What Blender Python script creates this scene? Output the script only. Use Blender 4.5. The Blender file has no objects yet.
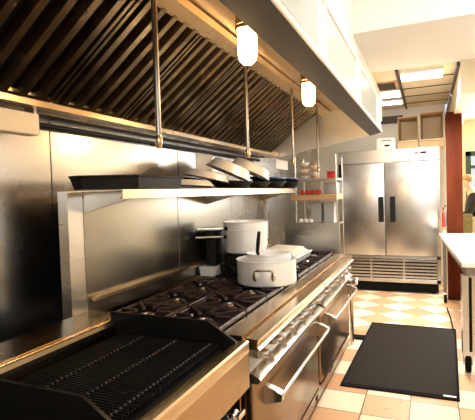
import bpy, bmesh, math, random
from mathutils import Vector, Matrix, Euler
random.seed(7)
S = bpy.context.scene
COL = S.collection
PI = math.pi

# ------------------------------------------------------------------ camera
CX, CY, F, CH = 237.5, 210.0, 443.8955, 1.5
def _cam_axes():
    a = (428 - CX, -(188 - CY)); b = (-795 - CX, -(226 - CY))
    Y = Vector((a[0], a[1], -F)).normalized(); X = -Vector((b[0], b[1], -F)).normalized()
    Z = X.cross(Y)
    return Matrix((X, Y, Z))
RM = _cam_axes()
cd = bpy.data.cameras.new('camera'); cam = bpy.data.objects.new('camera', cd); COL.objects.link(cam)
cd.sensor_width = 36; cd.sensor_fit = 'HORIZONTAL'; cd.lens = F * 36 / 475; cd.clip_start = 0.02
cam.matrix_world = Matrix.Translation((0, 0, CH)) @ RM.to_4x4()
S.camera = cam
def at(px, py, X=None, Y=None, Z=None):
    """photograph pixel -> point of the room on a plane X=, Y= or Z="""
    d = RM @ Vector((px - CX, -(py - CY), -F)); o = Vector((0, 0, CH))
    i, v = (0, X) if X is not None else (1, Y) if Y is not None else (2, Z)
    return o + d * ((v - o[i]) / d[i])

# ------------------------------------------------------------------ light
W = bpy.data.worlds.new('world'); S.world = W; W.use_nodes = True
bg = W.node_tree.nodes['Background']; bg.inputs[0].default_value = (0.94, 0.97, 1.0, 1); bg.inputs[1].default_value = 0.6
def area(name, loc, rot, sx, sy, energy, col, spread=180):
    l = bpy.data.lights.new(name, 'AREA'); l.shape = 'RECTANGLE'; l.size = sx; l.size_y = sy
    l.energy = energy; l.color = col; l.spread = math.radians(spread)
    o = bpy.data.objects.new(name, l); o.location = loc; o.rotation_euler = rot; COL.objects.link(o); return o
WARM = (1.0, 0.97, 0.92)
area('aisle_fill_light', (0.75, 2.2, 3.12), (math.radians(38), 0, 0), 1.2, 0.5, 40, WARM)  # unseen fill added over the aisle, tilted to whiten the soffit front
area('far_ceiling_light', (-0.05, 5.43, 2.72), (0, 0, 0), 0.42, 0.24, 64, WARM, 145)
area('right_window_light', (2.72, 3.4, 1.95), (0, math.radians(90), 0), 1.1, 2.2, 9, (0.93, 0.97, 1.0))
area('rear_fill_light', (1.0, -1.46, 2.22), (math.radians(90), 0, 0), 2.0, 0.42, 30, (0.93, 0.97, 1.0))  # added fill behind the camera, set high so the hood spares the filters
area('dining_window_light', (1.9, 9.6, 1.9), (math.radians(-90), 0, 0), 2.6, 1.4, 140, (0.93, 0.97, 1.0))
S.view_settings.view_transform = 'Standard'; S.view_settings.look = 'None'
S.view_settings.gamma = 1; S.view_settings.use_curve_mapping = False
S.view_settings.exposure = 0.66
S.cycles.use_denoising = True
S.cycles.max_bounces = 8
S.cycles.sample_clamp_indirect = 6

# ------------------------------------------------------------------ materials
def mat(name, col, rough=0.5, metal=0.0, noise=None, emit=None, alpha=None, bump=None, spec=None):
    m = bpy.data.materials.new(name); m.use_nodes = True
    nt = m.node_tree; b = nt.nodes['Principled BSDF']
    b.inputs['Base Color'].default_value = (*col, 1); b.inputs['Roughness'].default_value = rough
    b.inputs['Metallic'].default_value = metal
    if spec is not None: b.inputs['Specular IOR Level'].default_value = spec
    if emit: b.inputs['Emission Color'].default_value = (*emit[0], 1); b.inputs['Emission Strength'].default_value = emit[1]
    if noise:   # (scale xyz, colour spread, rough spread)
        tc = nt.nodes.new('ShaderNodeTexCoord'); mp = nt.nodes.new('ShaderNodeMapping'); nz = nt.nodes.new('ShaderNodeTexNoise')
        mp.inputs['Scale'].default_value = noise[0]; nz.inputs['Scale'].default_value = 1; nz.inputs['Detail'].default_value = 4
        nt.links.new(tc.outputs['Object'], mp.inputs[0]); nt.links.new(mp.outputs[0], nz.inputs['Vector'])
        mr = nt.nodes.new('ShaderNodeMapRange'); mr.inputs['To Min'].default_value = max(0.02, rough - noise[2]); mr.inputs['To Max'].default_value = min(1, rough + noise[2])
        nt.links.new(nz.outputs['Fac'], mr.inputs['Value']); nt.links.new(mr.outputs[0], b.inputs['Roughness'])
        if noise[1]:
            cr = nt.nodes.new('ShaderNodeValToRGB'); k = noise[1]
            cr.color_ramp.elements[0].position = 0.3; cr.color_ramp.elements[1].position = 0.7
            cr.color_ramp.elements[0].color = (*[max(0, c * (1 - k)) for c in col], 1)
            cr.color_ramp.elements[1].color = (*[min(1, c * (1 + k)) for c in col], 1)
            nt.links.new(nz.outputs['Fac'], cr.inputs[0]); nt.links.new(cr.outputs[0], b.inputs['Base Color'])
        if bump:
            bp = nt.nodes.new('ShaderNodeBump'); bp.inputs['Strength'].default_value = bump; bp.inputs['Distance'].default_value = 0.01
            nt.links.new(nz.outputs['Fac'], bp.inputs['Height']); nt.links.new(bp.outputs[0], b.inputs['Normal'])
    return m
M = dict(
    steel=mat('brushed_steel', (.62, .60, .56), .28, 1, ((2, 2, 6), .02, .03)),
    wallsteel=mat('wall_steel', (.50, .485, .455), .26, 1, ((2, 2, 3), .05, .07)),
    frsteel=mat('fridge_steel', (.53, .525, .51), .26, 1, ((2, 2, 2), .02, .04)),
    chrome=mat('polished_steel', (.70, .68, .63), .2, 1, ((3, 3, 3), .02, .03)),
    rangefront=mat('range_front_steel', (.29, .20, .12), .26, 1, ((2, 2, 2), .03, .03)),
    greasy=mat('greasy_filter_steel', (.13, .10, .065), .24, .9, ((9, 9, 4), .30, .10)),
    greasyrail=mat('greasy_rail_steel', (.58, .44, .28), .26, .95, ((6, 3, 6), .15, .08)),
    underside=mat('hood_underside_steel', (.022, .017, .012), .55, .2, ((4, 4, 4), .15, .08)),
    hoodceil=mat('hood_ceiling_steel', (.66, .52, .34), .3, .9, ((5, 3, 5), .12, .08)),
    riser=mat('riser_steel', (.29, .27, .22), .26, 1, ((1.5, 1.5, 1.5), .08, .05)),
    gold=mat('lamp_tinted_steel', (.66, .50, .31), .26, 1, ((2, 2, 2), .04, .04)),  # warm lamplight put into the base colour of the steel
    knob=mat('knob_steel', (.40, .35, .28), .3, 1, ((6, 6, 6), .03, .04)),
    pipe=mat('pipe_steel', (.30, .28, .25), .34, 1, ((6, 6, 2), .05, .05)),
    ledge=mat('brown_ledge_steel', (.21, .16, .095), .26, 1, ((3, 3, 3), .06, .04)),  # steel in a dark brown tone
    copper=mat('warm_steel', (.46, .31, .17), .28, 1, ((2, 2, 2), .06, .04)),  # steel in an orange-brown tone
    panelsteel=mat('dark_panel_steel', (.15, .11, .075), .36, 1, ((2, 2, 2), .04, .03)),  # steel in a darker brown for the control panels
    iron=mat('cast_iron', (.024, .012, .009), .36, 0, spec=.4, noise= ((30, 30, 30), .4, .1), bump=.3),
    black=mat('black_enamel', (.006, .0055, .005), .45, 0, spec=.2, noise= ((12, 12, 12), .2, .08)),
    blackmatte=mat('black_matte', (.010, .010, .009), .85, spec=.1),
    panblack=mat('black_pan', (.008, .007, .006), .45, 0, spec=.2, noise= ((10, 10, 10), .3, .1)),
    alu=mat('worn_aluminium', (.86, .87, .87), .38, .35, ((5, 5, 5), .06, .08)),
    cream=mat('cream_paint', (.80, .68, .48), .6, 0, ((3, 3, 3), .03, .05)),
    white=mat('white_paint', (.86, .83, .75), .6, 0, ((2, 2, 2), .02, .05)),
    soffit=mat('soffit_paint', (.70, .66, .59), .7, 0, ((2, 2, 2), .02, .05)),
    inset=mat('pale_inset_panel', (.56, .60, .57), .25, .2),
    laminate=mat('white_laminate', (.86, .81, .70), .35, 0, ((6, 6, 6), .02, .05)),
    tile_ceiling=mat('ceiling_tile', (.62, .52, .36), .85, 0, ((60, 60, 60), .05, .05)),
    dark=mat('dark_trim', (.05, .03, .02), .5),
    wood=mat('red_brown_wood', (.10, .018, .005), .65, 0, ((10, 10, 1.2), .35, .08), spec=.12),
    tan=mat('tan_wood', (.55, .33, .16), .5, 0, ((2, 14, 14), .12, .08)),
    card=mat('cardboard', (.55, .36, .18), .8, 0, ((5, 5, 5), .06, .05)),
    cardlit=mat('lit_cardboard', (.85, .70, .48), .8, 0, ((5, 5, 5), .06, .05)),  # cardboard lightened to paint a lit carton interior
    grey=mat('grey_plastic', (.33, .33, .32), .5),
    blue=mat('blue_steel', (.16, .22, .34), .25, .9, ((6, 6, 6), .2, .1)),
    red=mat('red_plastic', (.60, .03, .02), .4),
    paper=mat('white_paper', (.86, .85, .82), .8),
    towel=mat('pale_towel', (.80, .74, .62), .95, 0, ((40, 40, 40), .08, .03), bump=.4),
    olive=mat('olive_fabric', (.22, .18, .07), .9, 0, ((20, 20, 20), .2, .05)),
    skin=mat('skin', (.72, .42, .26), .5), hair=mat('fair_hair', (.36, .21, .08), .7, 0, ((60, 60, 10), .3, .1)),
    jacket=mat('dark_jacket', (.018, .020, .018), .9), trousers=mat('cream_trousers', (.62, .55, .42), .9),
    green=mat('dark_green_frame', (.02, .05, .035), .5),
    rubber=mat('black_rubber', (.008, .007, .006), .8, spec=.06),
    glass=mat('window_glass', (.95, .97, .95), .05),
    lampglass=mat('lit_lamp_glass', (1, .8, .5), .3, emit=((1.0, .66, .30), 9)),
    tube=mat('lit_diffuser', (1, .95, .85), .5, emit=((1.0, .88, .62), 3.2)),
    tube2=mat('lit_panel', (1, .97, .92), .5, emit=((1.0, .95, .86), 2.6)),
)
g = M['glass'].node_tree.nodes['Principled BSDF']; g.inputs['Transmission Weight'].default_value = 1; g.inputs['IOR'].default_value = 1.02

def math_node(nt, op, a, b=None):
    n = nt.nodes.new('ShaderNodeMath'); n.operation = op
    for i, v in enumerate((a, b)):
        if v is None: continue
        if isinstance(v, (int, float)): n.inputs[i].default_value = v
        else: nt.links.new(v, n.inputs[i])
    return n.outputs[0]
def floor_material():
    m = bpy.data.materials.new('checkered_quarry_tile'); m.use_nodes = True; nt = m.node_tree; b = nt.nodes['Principled BSDF']
    tc = nt.nodes.new('ShaderNodeTexCoord'); sp = nt.nodes.new('ShaderNodeSeparateXYZ'); nt.links.new(tc.outputs['Object'], sp.inputs[0])
    x, y = sp.outputs[0], sp.outputs[1]
    T = 0.304
    far = math_node(nt, 'GREATER_THAN', y, 3.0 + 0.304 * 6)
    def pattern(u, v):
        fu, fv = math_node(nt, 'FLOOR', u), math_node(nt, 'FLOOR', v)
        par = math_node(nt, 'FLOORED_MODULO', math_node(nt, 'ADD', fu, fv), 2)
        ru, rv = math_node(nt, 'FRACT', u), math_node(nt, 'FRACT', v)
        def edge(r):
            d = math_node(nt, 'MINIMUM', r, math_node(nt, 'SUBTRACT', 1, r)); return math_node(nt, 'LESS_THAN', d, 0.014)
        gr = math_node(nt, 'MAXIMUM', edge(ru), edge(rv))
        cv = nt.nodes.new('ShaderNodeCombineXYZ'); nt.links.new(fu, cv.inputs[0]); nt.links.new(fv, cv.inputs[1])
        wn = nt.nodes.new('ShaderNodeTexWhiteNoise'); wn.noise_dimensions = '2D'; nt.links.new(cv.outputs[0], wn.inputs['Vector'])
        return par, gr, wn.outputs['Value']
    u = math_node(nt, 'DIVIDE', math_node(nt, 'ADD', x, 0.742), T); v = math_node(nt, 'DIVIDE', math_node(nt, 'SUBTRACT', y, 3.0), T)
    p1 = pattern(u, v)
    s = T * math.sqrt(2)
    ud = math_node(nt, 'ADD', math_node(nt, 'DIVIDE', math_node(nt, 'ADD', math_node(nt, 'ADD', x, 0.362), math_node(nt, 'SUBTRACT', y, 5.96)), s), 0.5)
    vd = math_node(nt, 'ADD', math_node(nt, 'DIVIDE', math_node(nt, 'SUBTRACT', math_node(nt, 'ADD', x, 0.362), math_node(nt, 'SUBTRACT', y, 5.96)), s), 0.5)
    p2 = pattern(ud, vd)
    def sel(i):
        mx = nt.nodes.new('ShaderNodeMix'); nt.links.new(far, mx.inputs['Factor']); nt.links.new(p1[i], mx.inputs['A']); nt.links.new(p2[i], mx.inputs['B']); return mx.outputs['Result']
    par, gr, rn = sel(0), sel(1), sel(2)
    def mixc(f, a, c):
        mx = nt.nodes.new('ShaderNodeMix'); mx.data_type = 'RGBA'
        nt.links.new(f, mx.inputs['Factor'])
        for k, w in (('A', a), ('B', c)):
            sock = [i for i in mx.inputs if i.name == k and i.type == 'RGBA'][0]
            if isinstance(w, tuple): sock.default_value = (*w, 1)
            else: nt.links.new(w, sock)
        return [o for o in mx.outputs if o.type == 'RGBA'][0]
    peach = mixc(rn, (.58, .29, .14), (.68, .40, .21))
    cream = mixc(rn, (.76, .63, .42), (.82, .70, .49))
    c = mixc(par, cream, peach); c = mixc(gr, c, (.16, .09, .05))
    nz = nt.nodes.new('ShaderNodeTexNoise'); nz.inputs['Scale'].default_value = 9; nt.links.new(tc.outputs['Object'], nz.inputs['Vector'])
    mr = nt.nodes.new('ShaderNodeMapRange'); mr.inputs['To Min'].default_value = .22; mr.inputs['To Max'].default_value = .42
    nt.links.new(nz.outputs['Fac'], mr.inputs['Value']); nt.links.new(mr.outputs[0], b.inputs['Roughness'])
    nt.links.new(c, b.inputs['Base Color'])
    return m
M['floor'] = floor_material()
def mat_rubber_tread():
    m = mat('dimpled_rubber', (.017, .012, .007), .65, spec=.08); nt = m.node_tree; b = nt.nodes['Principled BSDF']
    tc = nt.nodes.new('ShaderNodeTexCoord'); mp = nt.nodes.new('ShaderNodeMapping'); mp.inputs['Rotation'].default_value = (0, 0, PI / 4)
    br = nt.nodes.new('ShaderNodeTexChecker'); br.inputs['Scale'].default_value = 26
    nt.links.new(tc.outputs['Object'], mp.inputs[0]); nt.links.new(mp.outputs[0], br.inputs['Vector'])
    br.inputs['Color1'].default_value = (1, 1, 1, 1); br.inputs['Color2'].default_value = (0, 0, 0, 1)
    bp = nt.nodes.new('ShaderNodeBump'); bp.inputs['Strength'].default_value = .9; bp.inputs['Distance'].default_value = .006
    nt.links.new(br.outputs['Fac'], bp.inputs['Height']); nt.links.new(bp.outputs[0], b.inputs['Normal'])
    return m
M['tread'] = mat_rubber_tread()

# ------------------------------------------------------------------ builders
ORG = {}
class MB:
    def __init__(s): s.b = bmesh.new()
    def _bevel(s, vs, bev, seg):
        if bev:
            es = {e for v in vs for e in v.link_edges}
            bmesh.ops.bevel(s.b, geom=list(es), offset=bev, segments=seg, affect='EDGES', profile=.5)
    def box(s, x0, x1, y0, y1, z0, z1, bev=0.0, seg=2, m=None):
        if x1 < x0: x0, x1 = x1, x0
        if y1 < y0: y0, y1 = y1, y0
        T = Matrix.Translation(((x0 + x1) / 2, (y0 + y1) / 2, (z0 + z1) / 2)) @ Matrix.Diagonal((x1 - x0, y1 - y0, z1 - z0, 1))
        if m: T = m @ T
        r = bmesh.ops.create_cube(s.b, size=1, matrix=T); s._bevel(r['verts'], min(bev, .45 * min(x1 - x0, y1 - y0, z1 - z0)), seg); return s
    def cyl(s, p, q, r, r2=None, seg=16):
        p, q = Vector(p), Vector(q); d = q - p
        T = Matrix.Translation((p + q) / 2) @ d.to_track_quat('Z', 'Y').to_matrix().to_4x4()
        bmesh.ops.create_cone(s.b, cap_ends=True, segments=seg, radius1=r, radius2=r if r2 is None else r2, depth=d.length, matrix=T); return s
    def ball(s, c, r, sc=(1, 1, 1), u=16, v=10, m=None):
        T = Matrix.Translation(c) @ (m or Matrix.Identity(4)) @ Matrix.Diagonal((*sc, 1))
        bmesh.ops.create_uvsphere(s.b, u_segments=u, v_segments=v, radius=r, matrix=T); return s
    def lathe(s, c, prof, seg=40, m=None):
        T = Matrix.Translation(c) @ (m or Matrix.Identity(4)); rings = []
        for r, z in prof:
            if r < 1e-5: rings.append([s.b.verts.new(T @ Vector((0, 0, z)))])
            else: rings.append([s.b.verts.new(T @ Vector((r * math.cos(2 * PI * k / seg), r * math.sin(2 * PI * k / seg), z))) for k in range(seg)])
        for a, b in zip(rings, rings[1:]):
            if len(a) == 1 and len(b) == 1: continue
            for k in range(seg):
                j = (k + 1) % seg
                if len(a) == 1: s.b.faces.new((a[0], b[j], b[k]))
                elif len(b) == 1: s.b.faces.new((a[k], a[j], b[0]))
                else: s.b.faces.new((a[k], a[j], b[j], b[k]))
        return s
    def tube(s, pts, r, seg=10):
        pts = [Vector(p) for p in pts]; rings = []; up = None
        for i, p in enumerate(pts):
            t = (pts[min(i + 1, len(pts) - 1)] - pts[max(i - 1, 0)]).normalized()
            if up is None: up = t.orthogonal().normalized()
            up = (up - t * up.dot(t)).normalized(); w = t.cross(up)
            rr = r[i] if isinstance(r, (list, tuple)) else r
            rings.append([s.b.verts.new(p + (up * math.cos(2 * PI * k / seg) + w * math.sin(2 * PI * k / seg)) * rr) for k in range(seg)])
        for a, b in zip(rings, rings[1:]):
            for k in range(seg): s.b.faces.new((a[k], a[(k + 1) % seg], b[(k + 1) % seg], b[k]))
        s.b.faces.new(rings[0][::-1]); s.b.faces.new(rings[-1]); return s
    def prism(s, poly, plane, a, b, m=None):
        def P(u, v, w): return {'xz': (u, w, v), 'yz': (w, u, v), 'xy': (u, v, w)}[plane]
        T = m or Matrix.Identity(4)
        A = [s.b.verts.new(T @ Vector(P(u, v, a))) for u, v in poly]; B = [s.b.verts.new(T @ Vector(P(u, v, b))) for u, v in poly]; n = len(poly)
        for k in range(n): s.b.faces.new((A[k], A[(k + 1) % n], B[(k + 1) % n], B[k]))
        s.b.faces.new(A[::-1]); s.b.faces.new(B); return s
    def strip(s, prof, plane, a, b, t=0.0):
        """open sheet profile extruded, given a thickness t"""
        pr = [Vector(p) for p in prof]; off = []
        for i, p in enumerate(pr):
            d = (pr[min(i + 1, len(pr) - 1)] - pr[max(i - 1, 0)]).normalized(); off.append(p + Vector((-d.y, d.x)) * t)
        return s.prism([tuple(p) for p in pr] + [tuple(p) for p in off[::-1]], plane, a, b)
    def build(s, name, m, parent=None, **tags):
        bmesh.ops.recalc_face_normals(s.b, faces=s.b.faces)
        me = bpy.data.meshes.new(name)
        vs = [v.co for v in s.b.verts]
        if parent is None:
            lo = [min(v[i] for v in vs) for i in range(3)]; hi = [max(v[i] for v in vs) for i in range(3)]
            org = Vector(((lo[0] + hi[0]) / 2, (lo[1] + hi[1]) / 2, lo[2]))
        else: org = ORG[parent.name]
        for v in s.b.verts: v.co -= org
        s.b.to_mesh(me); s.b.free()
        o = bpy.data.objects.new(name, me); COL.objects.link(o)
        if parent is None: o.location = org
        else: o.parent = parent
        ORG[o.name] = org
        for p in me.polygons: p.use_smooth = True
        me.set_sharp_from_angle(angle=math.radians(32))
        if isinstance(m, str): m = [m]
        for k in m: me.materials.append(M[k])
        for k, v in tags.items(): o[k] = v
        return o
def thing(name, label, cat, loc, group=None):
    o = bpy.data.objects.new(name, None); o.empty_display_size = .1; o.location = loc; COL.objects.link(o)
    o['label'] = label; o['category'] = cat
    if group: o['group'] = group
    ORG[o.name] = Vector(loc); return o
def tag(o, label, cat, group=None):
    o['label'] = label; o['category'] = cat
    if group: o['group'] = group
    return o
def struct(o): o['kind'] = 'structure'; return o
def copy_tree(o, parent=None):
    c = o.copy(); COL.objects.link(c); c.parent = parent; ORG[c.name] = ORG[o.name]
    for ch in list(o.children): copy_tree(ch, c)
    return c
def rep(o, loc, label, rz=None):
    c = copy_tree(o); c.location = loc; c['label'] = label
    if rz is not None: c.rotation_euler.z = rz
    return c
RX = lambda a: Matrix.Rotation(math.radians(a), 4, 'X')
RY = lambda a: Matrix.Rotation(math.radians(a), 4, 'Y')
RZ = lambda a: Matrix.Rotation(math.radians(a), 4, 'Z')

# ------------------------------------------------------------------ room shell
WX = -1.74                                   # the steel-clad cooking wall
o = MB().box(-1.9, 2.9, -1.6, 10.8, -.1, 0).build('floor', 'floor'); struct(o)
# the floor pattern is laid out in room coordinates
for v in o.data.vertices: v.co += o.location
o.location = (0, 0, 0)
w = MB()
seams = [-1.6, 0.45, 1.69, 2.93, 4.15, 5.4, 6.6, 10.8]
for a, b in zip(seams, seams[1:]): w.box(WX - .1, WX, a + .004, b - .004, 0, 3.2)
struct(w.build('wall_left', 'wallsteel'))
struct(MB().box(WX - .14, WX - .012, -1.6, 10.8, 0, 3.2).build('trim_wall_backing', 'dark'))
w = MB()                                      # right wall with a long window opening
w.box(2.8, 2.9, -1.6, 10.8, 0, .98).box(2.8, 2.9, -1.6, 10.8, 2.6, 3.3).box(2.8, 2.9, -1.6, .3, .98, 2.6).box(2.8, 2.9, 4.6, 10.8, .98, 2.6)
struct(w.build('wall_right', 'cream'))
w = MB().box(-1.9, 2.9, -1.6, -1.5, 0, 1.95).box(-1.9, 2.9, -1.6, -1.5, 2.5, 3.3).box(-1.9, -.1, -1.6, -1.5, 1.95, 2.5).box(2.1, 2.9, -1.6, -1.5, 1.95, 2.5)
struct(w.build('wall_rear', 'cream'))
w = MB().box(-1.9, .26, 7.75, 7.85, 0, 2.8)
struct(w.build('wall_back', 'white'))
w = MB().box(.2, 2.9, 10.0, 10.1, 0, .9).box(.2, 2.9, 10.0, 10.1, 2.2, 2.85).box(.2, .72, 10.0, 10.1, .9, 2.2).box(2.3, 2.9, 10, 10.1, .9, 2.2).box(.2, .26, 7.85, 10, 0, 2.8)
struct(w.build('wall_dining', 'cream'))
struct(MB().box(-1.9, 2.9, -1.6, 3.9, 3.2, 3.3).build('ceiling', 'white'))
# window of the dining side: dark green frame with panes
fr = MB(); x0, x1, z0, z1 = .70, 2.32, .9, 2.2
fr.box(x0, x1, 9.96, 10.06, z1 - .09, z1).box(x0, x1, 9.96, 10.06, z0, z0 + .07).box(x0, x0 + .09, 9.96, 10.06, z0, z1).box(x1 - .08, x1, 9.96, 10.06, z0, z1)
for k in (1, 2, 3): xx = x0 + (x1 - x0) * k / 4; fr.box(xx - .03, xx + .03, 9.97, 10.05, z0, z1)
fr.box(x0, x1, 9.97, 10.05, 1.86, 1.92)
wn = struct(fr.build('window_1', 'green'))
MB().box(x0 + .05, x1 - .05, 10.0, 10.01, z0 + .05, z1 - .05).build('window_pane', 'glass', wn)
fr = MB()
for yy in (.3, 1.35, 2.4, 3.45, 4.54): fr.box(2.8, 2.88, yy, yy + .06, .98, 2.6)
fr.box(2.8, 2.88, .3, 4.6, .98, 1.04).box(2.8, 2.88, .3, 4.6, 2.54, 2.6)
wn = struct(fr.build('window_2', 'white'))
MB().box(2.83, 2.84, .32, 4.58, 1.0, 2.58).build('window_pane', 'glass', wn)
fr = MB().box(-.1, 2.1, -1.58, -1.5, 1.95, 1.99).box(-.1, 2.1, -1.58, -1.5, 2.46, 2.5).box(-.1, -.06, -1.58, -1.5, 1.95, 2.5).box(2.06, 2.1, -1.58, -1.5, 1.95, 2.5)
struct(fr.build('added_rear_window', 'white'))  # unseen opening added for the rear fill and the refrigerator to reflect
# ceiling beam across the aisle, plaster enclosure over the hood
struct(MB().box(-.575, 2.9, 3.83, 5.2, 2.8, 3.3).build('soffit', 'soffit'))
struct(MB().box(WX, -.56, -1.6, 6.4, 2.43, 3.3).build('hood_enclosure_wall', 'white'))
# dropped ceiling with tile grid beyond the beam
dc = MB(); gx = [-.56, -.29, .30]
ys = [5.2, 5.72, 6.24, 6.76, 7.3, 7.75]
dc.box(-1.74, .30, 5.2, 7.78, 2.83, 2.9)
for a, b in zip(ys, ys[1:]):
    dc.box(-.285, .295, a + .012, b - .012, 2.80, 2.84, .003, 1)
    if a in (5.2, 7.3): dc.box(-1.74, -.315, a + .012, b - .012, 2.80, 2.84, .003, 1)
struct(dc.build('ceiling_tiles', 'tile_ceiling'))
dr = MB().box(-.315, -.285, 5.2, 7.75, 2.785, 2.80)
for y in ys[1:-1]: dr.box(-.285, .30, y - .009, y + .009, 2.792, 2.80)
dr.box(.297, .325, 5.2, 10, 2.755, 2.80)
struct(dr.build('trim_ceiling_grid', 'dark'))
struct(MB().box(.325, .50, 5.2, 10, 2.46, 2.83).build('beam', 'cream'))
struct(MB().box(.50, 2.9, 5.2, 10.1, 2.80, 2.9).build('ceiling_dining', 'cream'))
# recessed panels left of the grid bar: brown vent, two lit panels
t = thing('ceiling_vent', 'square brown ceiling vent beside the fluorescent fixture', 'vent', (-.55, 5.9, 2.80), 'ceiling vents')
MB().box(-.80, -.32, 5.75, 6.2, 2.80, 2.82).build('vent_plate', 'tan', t)
v = MB()
for k in range(9): v.box(-.76, -.36, 5.79 + k * .045, 5.81 + k * .045, 2.792, 2.80)
v.build('vent_louver', 'dark', t)
def lit_panel(y0, y1, label):
    t = thing('ceiling_light_panel', label, 'ceiling light', (-.55, (y0 + y1) / 2, 2.79), 'recessed light panels')
    MB().box(-.95, -.315, y0, y1, 2.795, 2.82).build('panel_frame', 'white', t)
    MB().box(-.93, -.335, y0 + .03, y1 - .03, 2.788, 2.795).build('diffuser', 'tube2', t)
lit_panel(6.25, 6.72, 'lit white ceiling panel just beyond the brown vent')
lit_panel(6.95, 7.28, 'lit ceiling panel farthest back, above the white control box')

# ------------------------------------------------------------------ exhaust hood
HY0, HY1 = -.6, 4.8
hood = thing('exhaust_hood', 'long stainless exhaust hood with slanted baffle filters over the cooking line', 'range hood', (-1.0, 2.1, 2.0))
AX, AZ, BX, BZ = -.435, 2.085, -.545, 2.058
DX, DZ, EX, EZ = -1.0, 2.355, -1.55, 1.945
fp = MB().prism([(AX, AZ), (AX, 2.39), (AX - .03, 2.39), (AX - .03, AZ)], 'xz', HY0, HY1)
for y in (.0, 1.98, 2.10, 3.12, 3.24, 4.4): fp.box(AX, AX + .008, y - .035, y + .035, AZ + .01, 2.38, .002, 1)
fp.box(AX, AX + .014, HY0, HY1, 2.37, 2.395, .003, 1).box(AX, AX + .012, HY0, HY1, AZ, AZ + .028, .003, 1)
fp = fp.build('front_panel', 'white', hood)  # steel face coloured white to carry the reflected ceiling
for a, b in ((.95, 1.94), (2.17, 3.06), (3.30, 4.34)): MB().box(AX - .005, AX + .006, a, b, 2.125, 2.355, .002, 1).build('inset_panel', 'inset', fp)
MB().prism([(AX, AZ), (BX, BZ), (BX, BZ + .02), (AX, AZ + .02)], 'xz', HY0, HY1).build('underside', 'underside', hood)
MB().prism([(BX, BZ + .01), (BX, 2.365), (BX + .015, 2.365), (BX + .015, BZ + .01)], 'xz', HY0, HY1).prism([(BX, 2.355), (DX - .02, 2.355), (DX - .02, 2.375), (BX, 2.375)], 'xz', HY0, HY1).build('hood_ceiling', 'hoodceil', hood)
# upper rail that holds the filters
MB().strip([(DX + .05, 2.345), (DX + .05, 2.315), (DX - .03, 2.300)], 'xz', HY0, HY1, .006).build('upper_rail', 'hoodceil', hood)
# grease trough
MB().prism([(EX + .03, 1.90), (EX + .03, 1.952), (EX + .022, 1.952), (EX + .022, 1.908), (EX - .09, 1.908), (EX - .09, 2.02), (EX - .10, 2.02), (EX - .10, 1.90)], 'xz', HY0, HY1).build('grease_trough', 'greasyrail', hood)
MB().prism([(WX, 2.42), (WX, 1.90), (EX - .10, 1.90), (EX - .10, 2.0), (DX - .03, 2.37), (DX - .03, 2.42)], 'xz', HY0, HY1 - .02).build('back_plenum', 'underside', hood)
MB().prism([(EX - .10, 1.90), (EX + .03, 1.90), (BX - .03, 2.06), (AX, AZ), (AX - .005, 2.39), (WX + .01, 2.39), (WX + .01, 1.90)], 'xz', HY1 - .02, HY1).build('end_panel', 'alu', hood)  # paler metal puts the lamplight on this steel panel into its colour
# baffle filters, each a thing to slide out by hand: steel sheets lying on rail and trough
U = Vector((DX - EX, DZ - EZ)); L = U.length; U /= L; NRM = Vector((U.y, -U.x))
def sl(a, n): p = Vector((EX, EZ)) + U * a + NRM * n; return (p.x, p.y)
FWID = .49
def make_filter(y0):
    t = thing('grease_filter', '', 'hood filter', (EX, y0 + FWID / 2, EZ), 'grease filters of the hood')
    n = 5; per = (FWID - .03) / n
    b = MB()
    for k in range(n):
        c = y0 + .015 + per * (k + .5)
        for s_ in (-1, 1):
            pass
        # raised channel: a folded sheet with sloping flanks
        prof = [(-.025, .0), (-.016, .038), (.016, .038), (.025, .0)]
        V = []
        for a in (.02, L - .02):
            V.append([b.b.verts.new((sl(a, h)[0], c + yy, sl(a, h)[1])) for yy, h in prof])
        for i in range(3): b.b.faces.new((V[0][i], V[0][i + 1], V[1][i + 1], V[1][i]))
        b.b.faces.new(V[0]); b.b.faces.new(V[1][::-1])
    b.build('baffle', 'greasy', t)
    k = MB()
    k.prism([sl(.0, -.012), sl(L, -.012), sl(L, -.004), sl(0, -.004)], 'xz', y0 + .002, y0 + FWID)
    k.build('slot_shade_back', 'blackmatte', t)  # black sheet paints the shade in the slots between baffles
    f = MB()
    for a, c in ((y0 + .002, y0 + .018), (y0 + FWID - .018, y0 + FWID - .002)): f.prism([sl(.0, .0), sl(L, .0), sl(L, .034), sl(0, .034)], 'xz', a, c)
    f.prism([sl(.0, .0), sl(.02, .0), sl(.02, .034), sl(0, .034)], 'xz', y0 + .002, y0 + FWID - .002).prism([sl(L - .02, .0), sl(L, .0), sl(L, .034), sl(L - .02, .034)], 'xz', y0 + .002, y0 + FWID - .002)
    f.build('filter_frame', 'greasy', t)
    return t
fl0 = make_filter(.0)
where = ['nearest grease filter, cut by the top left corner of the view', 'second grease filter, above the pale metal box', 'third grease filter, above the black tray on the shelf',
         'grease filter right behind the thickest hanging pipe', 'fifth grease filter from the near end of the hood', 'grease filter behind the nearer hood lamp and pipe',
         'seventh grease filter, above the tilted pans', 'eighth grease filter, behind the farther hood lamp', 'last grease filter, beside the end panel of the hood']
fl0['label'] = where[0]
for k in range(1, 9): rep(fl0, (EX, FWID / 2 + k * .5, EZ), where[k])

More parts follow.
